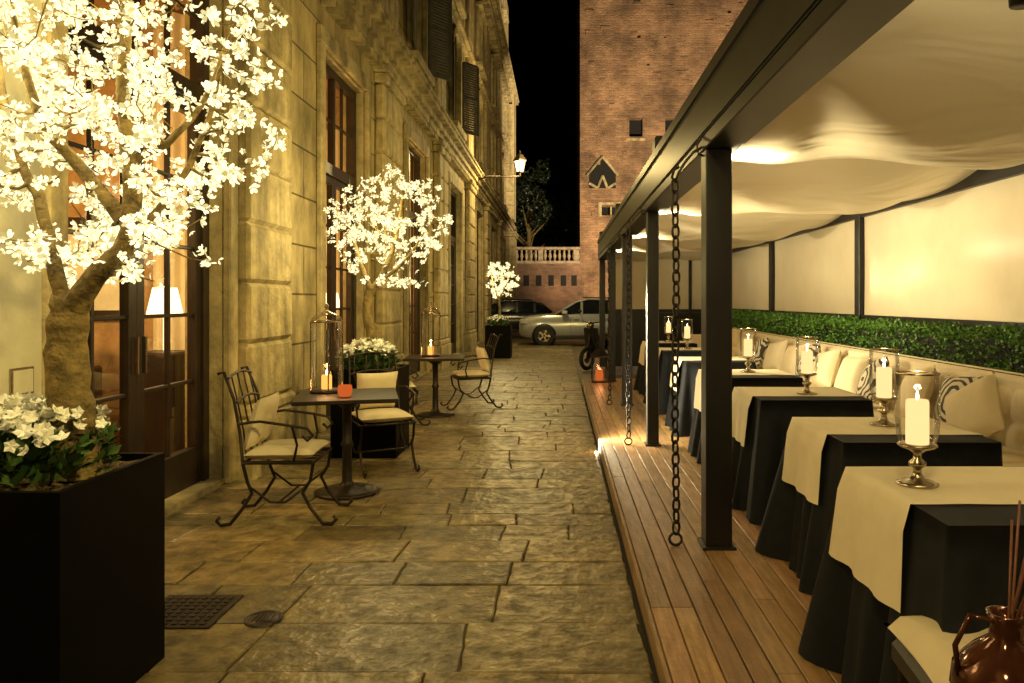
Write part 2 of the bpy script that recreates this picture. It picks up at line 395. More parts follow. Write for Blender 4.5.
for cy in (4.22,7.14,9.86):
    b=B(); cx=.65; z=2.14; i=0
    while z>.16:
        a=Matrix.Translation((cx+.004*math.sin(z*5),cy,z))@Matrix.Rotation(PI/2*(i%2)+.5,4,'Z')
        hw,hh=.022,.040
        pts=[a@Vector((hw*math.cos(t),0,hh*math.sin(t))) for t in [2*PI*k/12 for k in range(13)]]
        b.tube(pts,.0070,'iron',6,cap=False); z-=.064; i+=1
    ring=[Vector((cx+.035*math.cos(t),cy+.01*math.sin(t),.155+.03*math.sin(t))) for t in [2*PI*k/12 for k in range(13)]]
    b.tube(ring,.008,'iron',6)
    b.tube([(.80,cy,2.36),(.75,cy,2.33),(.70,cy,2.27),(.665,cy,2.21),(.65,cy,2.16),(.63,cy,2.19),(.64,cy,2.23),(.67,cy,2.25)],.008,'iron',6)
    b.tube([(.80,cy,2.42),(.77,cy,2.37),(.78,cy,2.32),(.81,cy,2.31)],.006,'iron',6)
    b.obj('hanging_chain')

# ---------------------------------------------------------------- hedge
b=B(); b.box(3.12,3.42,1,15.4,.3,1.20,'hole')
for i in range(26000):
    yy=1.2+14.2*(R()**1.5); 
    if R()<.5: p=Vector((3.10+U(-.04,.02),yy,U(.85,1.27))); n=Vector((-1,0,.25))
    else: p=Vector((U(3.08,3.44),yy,1.25+U(-.05,.03)+.02*math.sin(yy*6)+.04*noise.noise(Vector((yy*3,0,0))))); n=Vector((-.2,0,1))
    d=(n*.6+rv()).normalized(); s=U(.018,.032)*(1+yy*.05); b.leaf(p,d,rv(),s,s*.6,'hedge')
b.obj('hedge')
b=B(); b.box(3.06,3.44,1,15.45,.121,.86,'black',ch=.01); b.obj('hedge_trough')

# ---------------------------------------------------------------- banquette sofa
b=B(); SY0,SY1=1.6,13.0
def backf(u,v):
    yy=SY0+(SY1-SY0)*u; zz=.50+.50*v
    x=2.86+.08*v
    t=abs(math.sin(PI*(yy/.24)))*abs(math.sin(PI*(zz-.5)/.22)) if v<.9 else .3
    t2=abs(math.sin(PI*yy/1.35))**.15
    x-=.065*(t**.4)*t2-.03*(1-t2)
    if v>.93: x+=.05*((v-.93)/.07)**2; 
    return Vector((x,yy,zz+.012*t2))
b.grid(640,26,backf,'cream')
b.grid(160,4,lambda u,v:Vector((2.99+.04*v,SY0+(SY1-SY0)*u,1.0+.01*math.sin(PI*v)+.012)),'cream')
yy=SY0
while yy<SY1-.1:
    b.box(2.16,2.87,yy+.006,yy+1.344,.36,.57,'cream',ch=.035); b.box(2.20,2.86,yy,yy+1.35,.14,.355,'cream',ch=.01); yy+=1.35
b.box(2.90,3.03,SY0,SY1,.14,.99,'cream')
b.box(2.16,3.03,SY1,SY1+.1,.14,.9,'cream',ch=.02)
b.obj('banquette_sofa')
for (py,kind,rz,px,rx) in [(3.4,'cream',-.2,2.62,.1),(4.0,'cream',.1,2.7,.2),(4.72,'cream',.15,2.60,.6),(5.12,'pattern',.2,2.74,.1),(5.75,'cream',-.1,2.72,.2),(6.45,'pattern',-.15,2.68,.3),(6.95,'cream',.1,2.70,.1),(7.7,'cream',.1,2.72,.2),(8.1,'pattern',.1,2.68,.7),(8.7,'cream',.1,2.7,.1),(9.4,'cream',.2,2.7,.2),(10.2,'pattern',0,2.7,.1),(11,'cream',.1,2.7,.1)]:
    b=B(); T=Matrix.Rotation(rx,4,'Z'); b.pillow(.42,.42,.17,kind,T)
    b.obj('throw_pillow',loc=(px,py,.79),rot=(0,math.radians(-68),rz))

# ---------------------------------------------------------------- dining tables with cloth
def table(name,x0,x1,y0,y1,seed):
    random.seed(seed); b=B(); zt=.87; cx,cy=(x0+x1)/2,(y0+y1)/2; hx,hy=(x1-x0)/2,(y1-y0)/2
    n=200; lv=10; fl=.07
    ph=[U(0,6) for _ in range(4)]
    def per(s,off):
        L=[2*hy,2*hx,2*hy,2*hx]; tot=sum(L); d=s*tot
        segs=[((-hx,-hy),(0,1),(-1,0)),((-hx,hy),(1,0),(0,1)),((hx,hy),(0,-1),(1,0)),((hx,-hy),(-1,0),(0,-1))]
        i=0
        while d>L[i]+1e-9: d-=L[i]; i+=1
        (ox,oy),(tx,ty),(nx,ny)=segs[i]; t=d/L[i]
        e=.12; ax,ay=nx,ny
        if t<e: q=segs[i-1][2]; w=.5*(1-t/e); ax,ay=nx*(1-w)+q[0]*w,ny*(1-w)+q[1]*w
        if t>1-e: q=segs[(i+1)%4][2]; w=.5*(1-(1-t)/e); ax,ay=nx*(1-w)+q[0]*w,ny*(1-w)+q[1]*w
        l=math.hypot(ax,ay); corner=max(0,1-min(t,1-t)/e)
        return cx+ox+tx*d+ax/l*off*(1+.9*corner),cy+oy+ty*d+ay/l*off*(1+.9*corner),d
    vs=[]
    for l in range(lv+1):
        t=l/lv
        for i in range(n):
            s=i/n
            wv=.030*math.sin(s*2*PI*11+ph[0])+.022*math.sin(s*2*PI*19+ph[1])+.014*math.sin(s*2*PI*7+ph[2])
            off=.004+fl*t+wv*(t**.9)
            x,y,_=per(s,off); vs.append((x,y,zt-.004*(t>0)-(zt-.128)*t))
    fs=[(l*n+i,l*n+(i+1)%n,(l+1)*n+(i+1)%n,(l+1)*n+i) for l in range(lv) for i in range(n)]
    fs.append(tuple(range(n))); b.add(vs,fs,'cloth',True)
    b.sm[-1]=False
    ry0,ry1=y1-.54,y1-.02
    sk=U(-.03,.03)
    def run(u,v):
        y=ry0+(ry1-ry0)*v+sk*(u-.5)
        if u<.3:
            t=(1-u/.3)*.33; tt=t/(zt-.128); return Vector((x0-.016-.02*min(1,t*12)-fl*tt-.015*tt*math.sin(v*9+seed)-.02*tt*math.sin(v*17+seed),y+ (v-.5)*.05*tt,zt+.004-t))
        if u>.7:
            t=((u-.7)/.3)*.33; tt=t/(zt-.128); return Vector((x1+.016+.02*min(1,t*12)+fl*tt,y,zt+.004-t))
        return Vector((x0-.016+(x1-x0+.032)*(u-.3)/.4,y,zt+.004+.0015*noise.noise(Vector((u*14,v*6,seed)))))
    b.grid(40,16,run,'runner'); random.seed(seed*3+1)
    return b.obj(name)
tabs=[(1.09,1.79,2.10,2.84),(1.26,1.95,3.32,4.03),(1.27,1.96,4.72,5.42),(1.27,1.96,6.08,6.80),(1.28,1.97,7.6,8.32),(1.28,1.97,9.2,9.9),(1.28,1.97,10.8,11.5)]
for i,t in enumerate(tabs): table('dining_table',*t,seed=11+i)
random.seed(99)
def holder():
    b=B()
    b.lathe((0,0,0),[(0,.0),(.066,0),(.068,.006),(.054,.012),(.026,.02),(.014,.035),(.014,.055),(.027,.065),(.029,.075),(.014,.088),(.012,.105),(.03,.118),(.055,.126),(.064,.132),(.062,.138),(0,.138)],'silver',28)
    b.lathe((0,0,0),[(.056,.138),(.066,.17),(.071,.23),(.071,.30),(.068,.36),(.07,.375)],'glass',28)
    b.lathe((0,0,0),[(.0695,.373),(.071,.376),(.069,.379)],'silver',28)
    b.lathe((0,0,0),[(0,.1385),(.036,.1385),(.037,.145),(.037,.28),(.033,.287),(.012,.283),(0,.282)],'candle',20)
    b.lathe((0,0,0),[(0,.285),(.004,.290),(.006,.298),(.003,.312),(0,.320)],'flame',8)
    return b.obj('candle_holder')
h0=holder(); h0.location=(1.21,2.54,.876)
pos=[(1.21,2.54),(1.62,3.75),(1.64,4.98),(1.63,6.5),(1.6,8.0),(1.62,9.55),(1.62,11.2)]
for i,(px,py) in enumerate(pos):
    if i: inst(h0,'candle_holder',(px,py,.876),rotz=i)
    light('POINT','candle_light',(px,py,.876+.315),1.2,(1,.62,.28),.012)

# ---------------------------------------------------------------- facade building
bld=empty('stone_palace')
ops=[(-1.2,1.0),(4.1,6.1),(8.6,10.5),(13.3,15.3),(18.4,20.6),(24.2,26.2),(29.3,31.6),(35,37)]
upper=[]
for (a,c) in ops:
    m_=(a+c)/2; upper.append((m_-.65,m_+.65,6.0,7.9)); upper.append((m_-.6,m_+.6,9.3,11.0)); upper.append((m_-.6,m_+.6,13.2,15))
opl=[(a,c,0,4.4) for a,c in ops]+upper
def wall(b,u0,u1,z0,z1,opn,dep,mp,k,kr,zr=None):
    us=sorted(set([u0,u1]+[o[0] for o in opn]+[o[1] for o in opn])); zs=sorted(set([z0,z1]+[o[2] for o in opn]+[o[3] for o in opn]))
    for a,c in zip(us,us[1:]):
        for e,f in zip(zs,zs[1:]):
            mu,mz=(a+c)/2,(e+f)/2
            if any(o[0]<mu<o[1] and o[2]<mz<o[3] for o in opn): continue
            b.add([mp(a,e,0),mp(c,e,0),mp(c,f,0),mp(a,f,0)],[(0,1,2,3)],k)
    for o in opn:
        a,c,e,f=o[:4]
        for q in ([(a,e),(a,f)],[(c,e),(c,f)],[(a,f),(c,f)],[(a,e),(c,e)]):
            b.add([mp(*q[0],0),mp(*q[1],0),mp(*q[1],dep),mp(*q[0],dep)],[(0,1,2,3)],kr)
FX=-2.75
b=B(); mp=lambda u,z,d:(FX-d,u,z)
wall(b,-4,40,-.02,17,opl,.30,mp,'stone','trim')
b.add([(FX,40,-.02),(-12,40,-.02),(-12,40,17),(FX,40,17)],[(0,1,2,3)],'stone')
b.add([(FX,-4,-.02),(-12,-4,-.02),(-12,-4,17),(FX,-4,17)],[(0,1,2,3)],'stone')
b.add([(FX,-4,17),(-12,-4,17),(-12,40,17),(FX,40,17)],[(0,1,2,3)],'stone')
b.obj('walls',bld)
b=B()
pil=[(1.6,3.4,-2.60),(6.28,7.3,-2.60),(11.1,12.4,-2.60),(16.2,17.5,-2.60),(21.7,23.0,-2.60),(27.0,28.2,-2.60),(32.6,34.0,-2.58),(37.9,39.9,-2.30)]
for (a,c,px) in pil:
    z=.62
    b.box(FX+.002,px+.06,a-.06,c+.06,-.02,.5,'trim',ch=.012); b.box(FX+.002,px+.03,a-.03,c+.03,.502,.618,'trim',ch=.03)
    z=.62
    while z<4.6:
        b.box(FX+.002,px+U(-.004,.004),a,c,z+.007,z+.505,'trim',ch=.03); z+=.512
    b.box(FX+.002,px-.04,a+.03,c-.03,.62,4.7,'trim')
    b.box(FX+.002,px+.05,a-.05,c+.05,4.72,4.86,'trim',ch=.02); b.box(FX+.002,px+.09,a-.09,c+.09,4.862,4.98,'trim',ch=.02)
    z=5.6
    while z<11.3:
        b.box(FX+.002,px-.04,a+.1,c-.1,z+.005,z+.7,'trim',ch=.015); z+=.705
def course(z,prof):
    for (z0,z1,d) in prof: b.box(FX+.003,FX+d,-4,40.0+d,z+z0,z+z1,'trim')
course(5.0,[(0,.12,.17),(.122,.25,.24),(.252,.34,.36),(.342,.4,.40)])
course(8.55,[(0,.1,.12),(.102,.2,.2)])
course(11.6,[(0,.2,.2),(.202,.4,.34),(.402,.55,.5),(.552,.62,.55)])
y=-4
while y<40: b.box(FX+.004,FX+.32,y,y+.14,11.42,11.598,'trim'); y+=.5
y=-4
while y<40: b.box(FX+.004,FX+.15,y,y+.09,4.90,4.998,'trim') if not any(a-.1<y<c+.1 for a,c,_ in pil) else None; y+=.2
for a,c in ops:
    for e in (a-.16,c+.001): b.box(FX+.003,FX+.07,e,e+.159,0,4.42,'trim',ch=.012)
    b.box(FX+.003,FX+.07,a-.16,c+.16,4.422,4.62,'trim',ch=.012)
for (a,c,e,f) in upper:
    for q in (a-.18,c+.001): b.box(FX+.003,FX+.10,q,q+.179,e-.02,f,'trim',ch=.01)
    b.box(FX+.003,FX+.22,a-.26,c+.26,e-.18,e-.022,'trim',ch=.02)
    if e<7:
        m_=(a+c)/2; r0=(c-a)/2; n=12
        for i in range(n):
            t0=PI*i/n;t1=PI*(i+1)/n
            for (ra,rb,d) in ((r0+.0,r0+.2,.11),):
                P=lambda r,t,x:(x,m_+r*math.cos(t),f+r*math.sin(t)*.75)
                vs=[P(ra,t0,FX+.0),P(rb,t0,FX),P(rb,t1,FX),P(ra,t1,FX),P(ra,t0,FX+d),P(rb,t0,FX+d),P(rb,t1,FX+d),P(ra,t1,FX+d)]
                b.add(vs,[(4,5,6,7),(0,4,7,3),(1,5,6,2),(0,1,5,4),(3,2,6,7)],'trim')
    else: b.box(FX+.003,FX+.24,a-.26,c+.26,f+.08,f+.22,'trim',ch=.02); b.box(FX+.003,FX+.1,a-.18,c+.18,f+.001,f+.078,'trim')
b.obj('pilasters_and_cornices',bld)
b=B(); b.box(FX+.001,FX+.03,3.46,4.0-.06,.0,4.9,'plaster',ch=.004); b.obj('plaster_panel',bld)
b=B(); b.box(FX+.031,FX+.045,3.70,3.86,1.02,1.16,'silver',ch=.003); b.box(FX+.0455,FX+.048,3.712,3.848,1.032,1.148,'plaster'); b.obj('wall_plaque',bld)
b=B(); g=B()
for a,c in ops:
    X=FX-.16
    def fr(y0,y1,z0,z1,t=.035,xo=0): b.box(X-t+xo,X+t+xo,y0,y1,z0,z1,'bronze',ch=.005)
    fr(a,a+.09,0,4.4,.06); fr(c-.09,c,0,4.4,.06); fr(a+.09,c-.09,4.3,4.4,.055); fr(a+.09,c-.09,3.05,3.2,.058)
    m_=(a+c)/2
    for l0,l1 in ((a+.092,m_-.003),(m_+.003,c-.092)):
        fr(l0,l0+.09,.01,3.048); fr(l1-.09,l1,.01,3.048); fr(l0+.09,l1-.09,.01,.34); fr(l0+.09,l1-.09,2.95,3.048)
        mm=(l0+l1)/2; fr(mm-.014,mm+.014,.34,2.95,.02)
        for q in range(1,5): zz=.34+2.61*q/5; fr(l0+.09,l1-.09,zz-.014,zz+.014,.018)
        g.add([(X,l0+.09,.34),(X,l1-.09,.34),(X,l1-.09,2.95),(X,l0+.09,2.95)],[(0,1,2,3)],'doorglass')
        fr(mm-.014,mm+.014,3.2,4.3,.02)
        b.box(X+.05,X+.075,l1-.06 if l1<m_ else l0+.03,(l1-.06 if l1<m_ else l0+.03)+.02,1.0,1.25,'silver')
    fr(m_-.04,m_+.04,3.2,4.3,.04); fr(a+.09,c-.09,3.74,3.77,.018)
    g.add([(X,a+.09,3.2),(X,c-.09,3.2),(X,c-.09,4.3),(X,a+.09,4.3)],[(0,1,2,3)],'doorglass')
    b.box(FX-.29,FX+.02,a+.001,c-.001,-.02,.05,'trim')
for (a,c,e,f) in upper:
    X=FX-.2
    b.box(X-.03,X+.03,a,a+.08,e,f,'shutter'); b.box(X-.03,X+.03,c-.08,c,e,f,'shutter'); b.box(X-.03,X+.03,(a+c)/2-.04,(a+c)/2+.04,e,f,'shutter')
    for q in range(1,4): b.box(X-.02,X+.02,a+.08,c-.08,e+(f-e)*q/4-.02,e+(f-e)*q/4+.02,'shutter')
    g.add([(X-.01,a,e),(X-.01,c,e),(X-.01,c,f),(X-.01,a,f)],[(0,1,2,3)],'carglass')
    if e<7 and 13<a<24:
        for (yy,sg,an) in ((a-.02,-1,8),(c+.02,1,38)):
            T=Matrix.Translation((FX+.13,yy,e))@Matrix.Rotation(-sg*math.radians(an),4,'Z')
            w=.62
            y0,y1=(0,sg*w) if sg>0 else (-w,0)
            b.box(-.02,.02,y0,y0+.06,0,f-e,'shutter',T); b.box(-.02,.02,y1-.06,y1,0,f-e,'shutter',T)
            nl=30
            for q in range(nl+1):
                zz=(f-e-.04)*q/nl; b.box(-.015,.018,y0+.06,y1-.06,zz,zz+.045 if q%15 else zz+.065,'shutter',T)
b.obj('door_and_window_frames',bld); g.obj('door_glass',bld)
b=B(); b.add([(-6,-4,0),(-6,40,0),(-6,40,4.8),(-6,-4,4.8)],[(0,1,2,3)],'room')
b.add([(-6,-4,4.8),(-6,40,4.8),(FX-.3,40,4.8),(FX-.3,-4,4.8)],[(0,1,2,3)],'room')
b.add([(-6,-4,.01),(-6,40,.01),(FX-.3,40,.01),(FX-.3,-4,.01)],[(0,1,2,3)],'room')
for yy in (7.3,12.2,17): b.box(-6,FX-.32,yy,yy+.15,.011,4.79,'room')
for yy in (3.9,5.2,6.2,8.4,9.6,13.4):
    b.box(-5.9,-5.82,yy,yy+.7,1.2,2.1,'bronze'); b.box(-4.6,-4.2,yy+.2,yy+.7,.02,.9,'bronze',ch=.02)
    b.lathe((-4.4,yy+.45,1.1),[(.02,-.2),(.02,0),(.16,.02),(.1,.28)],'lampglow',14)
for yy in (7.29,12.19,16.99):
    b.box(-4.9,-4.1,yy-.03,yy,1.3,2.3,'bronze'); b.box(-4.8,-4.2,yy-.035,yy-.03,1.4,2.2,'plaster')
    b.grid(40,4,lambda u,v:Vector((-3.9+.75*u,yy-.10+.035*math.sin(u*40),.05+4.2*v)),'cream')
    b.lathe((-3.55,yy-.55,1.35),[(.015,-.3),(.015,0),(.15,.02),(.10,.26)],'lampglow',14); b.box(-3.75,-3.35,yy-.75,yy-.35,.02,1.04,'bronze',ch=.02)
b.obj('interior_rooms',bld)
for yy in (5.2,9.6,14.4): light('POINT','interior_light',(-4.3,yy,2.4),260,(1,.64,.26),.15,parent=bld)

def streetlamp(name,yy,zz,ln,pw):
    b=B(); x=FX+.02
    b.tube([(x,yy,zz-.35),(x+.25,yy,zz-.1),(x+.5,yy,zz-.03),(x+ln,yy,zz)],.025,'iron',8)
    b.tube([(x,yy,zz),(x+ln*.6,yy,zz)],.018,'iron',6)
    b.tube([(x+.1+.14*math.cos(t),yy,zz-.16+.14*math.sin(t)) for t in [i*.5 for i in range(13)]],.014,'iron',6)
    b.tube([(x+.6+.12*math.cos(t),yy,zz+.13+.12*math.sin(t)) for t in [i*.5 for i in range(13)]],.014,'iron',6)
    b.box(x-.02,x+.01,yy-.08,yy+.08,zz-.5,zz+.15,'iron')
    lx=x+ln
    b.tube([(lx,yy,zz),(lx,yy,zz+.08)],.03,'iron'); 
    b.lathe((lx,yy,zz+.08),[(.02,0),(.10,.03),(.11,.05)],'iron',4,smooth=False)
    b.lathe((lx,yy,zz+.08),[(.10,.05),(.17,.38)],'lampglow',4,smooth=False)
    b.lathe((lx,yy,zz+.08),[(.20,.38),(.21,.41),(.11,.54),(.09,.58),(.03,.62),(.02,.70),(0,.72)],'iron',4,smooth=False)
    for i in range(4):
        t=PI/2*i; b.tube([(lx+.105*math.cos(t),yy+.105*math.sin(t),zz+.13),(lx+.178*math.cos(t),yy+.178*math.sin(t),zz+.47)],.014,'iron',5)
    b.obj(name)
    light('POINT','street_lamp_light',(lx+.35,yy-.35,zz+.3),pw,(1,.73,.27),.15)
streetlamp('street_lamp',23,5.3,1.5,560)
streetlamp('street_lamp',-1.6,4.4,1.5,420)  # unseen lamp added behind the camera to wash the ground with light
b=B()
for yy in (2.2,6.4,10.8,15.2):
    b.box(.80,.93,yy-.1,yy+.1,2.76,2.88,'black',ch=.01); b.box(.86,.88,yy-.02,yy+.02,2.6,2.76,'black')
    light('SPOT','facade_fill_light',(.72,yy,2.86),320,(1,.745,.22),.08,target=(-2.75,yy+2.5,2.4),angle=130,blend=1,)  # added spots on the beam, put there to light the facade evenly
b.obj('added_fill_fixtures',cano)  # small boxes made up to carry the added facade spots
light('SPOT','far_facade_fill_light',(.5,20,6),170,(1,.64,.24),.2,target=(-2.75,28,8.5),angle=110,blend=.6)  # added spot without a fixture, lifts the far upper facade

# ---------------------------------------------------------------- tower
b=B(); TY=45; X0,X1=1.2,15
hol=[(4.15,4.95,11.3,12.4),(6.3,7.05,11.3,12.4),(2.5,3.6,6.6,7.1)]
hs=[]
rr=random.Random(5)
for zz in range(6,34,3):
    for xx in (1.9,4.0,6.1,8.4,10.6):
        if rr.random()<.35: continue
        x_=xx+rr.uniform(-.9,.9); z_=zz+rr.uniform(-1,1)+.2; s_=rr.uniform(.12,.24)
        h=(x_,x_+s_,z_,z_+s_)
        if x_<1.5: continue
        if all(not(h[0]<o[1]+.2 and h[1]>o[0]-.2 and h[2]<o[3]+.2 and h[3]>o[2]-.2) for o in hol): hs.append(h)
mp=lambda u,z,d:(u,TY+d,z)
wall(b,X0,X1,-.02,36,hol+hs,.5,mp,'brick','brick')
b.box(X0+.02,X1-.02,TY+.49,TY+12,0,35.9,'hole')
b.add([(X0,TY,-.02),(X0,TY+12.1,-.02),(X0,TY+12.1,36),(X0,TY,36)],[(0,1,2,3)],'brick')
for o in hol[:2]:
    b.box(o[0]-.12,o[0]-.001,TY-.05,TY+.2,o[2]-.1,o[3]+.1,'brick'); b.box(o[1]+.001,o[1]+.12,TY-.05,TY+.2,o[2]-.1,o[3]+.1,'brick'); b.box(o[0]-.2,o[1]+.2,TY-.08,TY+.2,o[2]-.25,o[2]-.101,'trim')
b.box(2.3,2.498,TY-.06,TY+.1,6.5,7.2,'trim'); b.box(3.602,3.8,TY-.06,TY+.1,6.5,7.2,'trim'); b.box(2.3,3.8,TY-.08,TY+.1,7.202,7.35,'trim'); b.box(3.02,3.1,TY-.02,TY+.2,6.6,7.1,'trim')
gx,gz=2.55,8.2
b.add([(gx-.8,TY-.03,gz),(gx+.8,TY-.03,gz),(gx+.8,TY-.03,gz+.9),(gx,TY-.03,gz+1.75),(gx-.8,TY-.03,gz+.9)],[(0,1,2,3,4)],'hole')
for (p,q) in (((gx-.95,gz+.75),(gx,gz+1.9)),((gx,gz+1.9),(gx+.95,gz+.75)),((gx-.3,gz),(gx,gz+.75)),((gx,gz+.75),(gx+.3,gz)),((gx-.8,gz+.3),(gx-.3,gz)),((gx+.8,gz+.3),(gx+.3,gz))):
    b.tube([(p[0],TY-.06,p[1]),(q[0],TY-.06,q[1])],.10,'trim',4)
for i in range(110):
    x_=rr.uniform(1.4,11); z_=rr.uniform(3,30); b.box(x_,x_+rr.uniform(.2,.6),TY-rr.uniform(.03,.10),TY+.05,z_,z_+rr.uniform(.1,.3),'brick')
b.obj('brick_tower')
light('SPOT','tower_flood_light',(6,30,3.2),24000,(1,.78,.46),.3,target=(5.5,45,14),angle=115,blend=.7)
light('SPOT','tower_flood_light',(0.6,38,1.2),700,(1,.66,.36),.2,target=(4,45,4.5),angle=110,blend=.7)
b=B(); b.box(5.85,6.15,29.85,30.1,0,3.1,'iron',ch=.02); b.box(5.7,6.3,29.7,30.0,3.0,3.12,'iron'); b.obj('floodlight_mast')
b=B(); b.box(-9,1.15,42.5,43.2,-.02,3.55,'darkbrick'); b.box(-9,1.15,42.4,43.3,3.552,3.72,'darkstone',ch=.03)
x=-3
while x<1.1:
    b.lathe((x,42.8,3.72),[(.07,0),(.05,.08),(.10,.28),(.05,.5),(.07,.62)],'darkstone',10); x+=.27
for x in (-3.1,-1.1,.9): b.box(x-.14,x+.14,42.6,43.0,3.722,4.36,'darkstone',ch=.02)
b.box(-9,1.15,42.55,43.05,4.362,4.52,'darkstone',ch=.03)
for x in (-2.6,-1.9,-1.2,-.5,.2,.8): b.box(x-.15,x+.15,42.46,42.499,2.3,2.9,'hole')
b.obj('balustrade_wall')
for (tx,ty,h,r) in [(-2.2,52,11,2.6),(.2,56,9,2.4)]:
    b=B(); b.tube([(tx,ty,0),(tx+.1,ty,h*.4),(tx,ty,h*.75)],[.3,.22,.1],'bark',8)
    for i in range(9):
        d=rv(); d.z=abs(d.z); b.tube([(tx,ty,h*.4+i*.3),(tx+d.x*r*.6,ty+d.y*r*.6,h*.5+i*.4)],[.1,.03],'bark',5)
    cl=[(Vector((tx,ty,h*.72))+Vector((d.x*r,d.y*r,d.z*h*.35))*U(.3,.9),U(.5,1)) for d in [rv() for _ in range(26)]]
    for i in range(4200):
        c,rad=random.choice(cl); p=c+rv()*rad*R()**.4; b.leaf(p,rv(),rv(),U(.15,.3),.14,'nightfoliage')
    b.obj('leafy_tree')

# ---------------------------------------------------------------- lit blossom trees
def blossom_tree(name,limbs,crown,cr,ntw,nfl,fs,rad0,seed,power):
    random.seed(seed); e=empty(name); b=B(); nodes=[]
    for pts,rs in limbs:
        P=[Vector(p) for p in pts]; Q=[];RR=[]
        n=len(P)
        for i in range(n-1):
            p0=P[max(i-1,0)];p1=P[i];p2=P[i+1];p3=P[min(i+2,n-1)]
            for t in [k/5 for k in range(5)]:
                q=.5*((2*p1)+(p2-p0)*t+(2*p0-5*p1+4*p2-p3)*t*t+(3*p1-p0-3*p2+p3)*t**3)
                Q.append(q+rv()*.006); RR.append(.78*(rs[i]*(1-t)+rs[i+1]*t)*U(.93,1.07))
        Q.append(P[-1]);RR.append(rs[-1]*.78)
        b.tube(Q,RR,'bark',10)
        for q,r in zip(Q,RR):
            if q.z>crown[2]-cr[2]*.9: nodes.append((q,r))
    tw=[]
    tg=[]
    for i in range(ntw):
        d=rv()*(R()**.4); tg.append(Vector((crown[0]+d.x*cr[0],crown[1]+d.y*cr[1],crown[2]+d.z*cr[2])))
    base=Vector((crown[0],crown[1],crown[2]-cr[2]*.5)); tg.sort(key=lambda p:(p-base).length)
    for p in tg:
        best=min(nodes,key=lambda q:(q[0]-p).length+ (0.3 if q[0].z>p.z+.1 else 0)); q,r=best
        d=p-q
        if d.length<.03: continue
        n=max(3,int(d.length/.05)); r1=min(r*.65,.012); out=[q]; rs=[r1]
        bend=rv()*d.length*.16+Vector((0,0,-.06*d.length))
        for i in range(1,n+1):
            t=i/n; out.append(q+d*t+bend*math.sin(PI*t)+rv()*.007); rs.append(r1*(1-t)+.0026*t); 
        b.tube(out,rs,'bark',5)
        for o,rr in zip(out[1:],rs[1:]): nodes.append((o,rr)); tw.append((o,(out[-1]-out[0]).normalized()))
    b.obj('trunk_and_branches',e)
    b=B()
    for i in range(nfl):
        o,d=random.choice(tw); off=rv(); p=o+off*U(.01,.05); ax=(off+d*.6+rv()*.5).normalized()
        s=fs*U(.6,1.25); a=ax.orthogonal().normalized(); c=ax.cross(a); cup=U(.15,.9)
        n=random.choice((4,5,5))
        for k in range(n):
            t=2*PI*k/n+U(-.15,.15)
            rd=a*math.cos(t)+c*math.sin(t); tn=-a*math.sin(t)+c*math.cos(t)
            m1=p+rd*s*.32+ax*s*.18*cup; tip=p+rd*s*.52+ax*s*.45*cup
            b.add([p+rd*s*.03,m1+tn*s*.20,tip+tn*s*.09,tip-tn*s*.09,m1-tn*s*.20],[(0,1,2,3,4)],'blossom')
    b.obj('lit_blossoms',e)
    for i in range(2):
        d=rv()*.45; light('POINT','blossom_light',(crown[0]+d.x*cr[0],crown[1]+d.y*cr[1],crown[2]+d.z*cr[2]),power/2,(1,.80,.34),.4*cr[0],parent=e)
blossom_tree('lit_blossom_tree',[
 ([(-1.84,2.85,.84),(-1.86,2.85,1.1),(-1.87,2.85,1.35),(-1.86,2.85,1.5)],[.125,.098,.09,.085]),
 ([(-1.88,2.85,1.42),(-1.76,2.83,1.58),(-1.62,2.8,1.72),(-1.60,2.8,1.95),(-1.63,2.8,2.3),(-1.6,2.8,2.7),(-1.55,2.85,3.0)],[.07,.055,.045,.04,.03,.02,.01]),
 ([(-1.86,2.85,1.46),(-1.93,2.86,1.62),(-2.0,2.9,1.85),(-2.12,2.9,2.15),(-2.2,2.9,2.6)],[.04,.034,.028,.02,.01]),
 ([(-1.63,2.8,1.80),(-1.78,2.8,1.98),(-1.92,2.75,2.2),(-1.98,2.7,2.6)],[.038,.032,.024,.01]),
 ([(-1.62,2.8,1.76),(-1.48,2.8,1.85),(-1.36,2.8,2.05),(-1.28,2.85,2.4)],[.022,.018,.014,.008]),
 ([(-1.61,2.8,2.0),(-1.42,2.9,2.2),(-1.3,3.0,2.6)],[.02,.015,.008]),
],(-1.88,2.88,2.34),(.84,.62,.85),380,3200,.042,.08,21,100)
blossom_tree('lit_blossom_tree',[
 ([(-1.84,7.4,.84),(-1.85,7.4,1.1),(-1.90,7.4,1.4),(-1.86,7.4,1.65)],[.09,.07,.06,.055]),
 ([(-1.88,7.4,1.55),(-1.7,7.4,1.85),(-1.6,7.4,2.2),(-1.55,7.4,2.6)],[.045,.035,.022,.01]),
 ([(-1.87,7.4,1.6),(-1.98,7.4,1.9),(-2.1,7.4,2.3)],[.04,.028,.01]),
 ([(-1.86,7.4,1.62),(-1.5,7.35,1.9),(-1.3,7.3,2.2)],[.03,.02,.008]),
],(-1.68,7.4,2.24),(.62,.5,.63),220,1050,.050,.08,33,95)
blossom_tree('lit_blossom_tree',[
 ([(-1.6,19.6,.84),(-1.58,19.6,1.2),(-1.6,19.6,1.6)],[.07,.05,.04]),
 ([(-1.6,19.6,1.5),(-1.4,19.6,1.9),(-1.3,19.6,2.3)],[.03,.02,.01]),
 ([(-1.6,19.6,1.5),(-1.75,19.6,1.9),(-1.8,19.6,2.3)],[.03,.02,.01]),
],(-1.52,19.6,2.05),(.45,.45,.58),80,300,.10,.08,44,90)
random.seed(3)
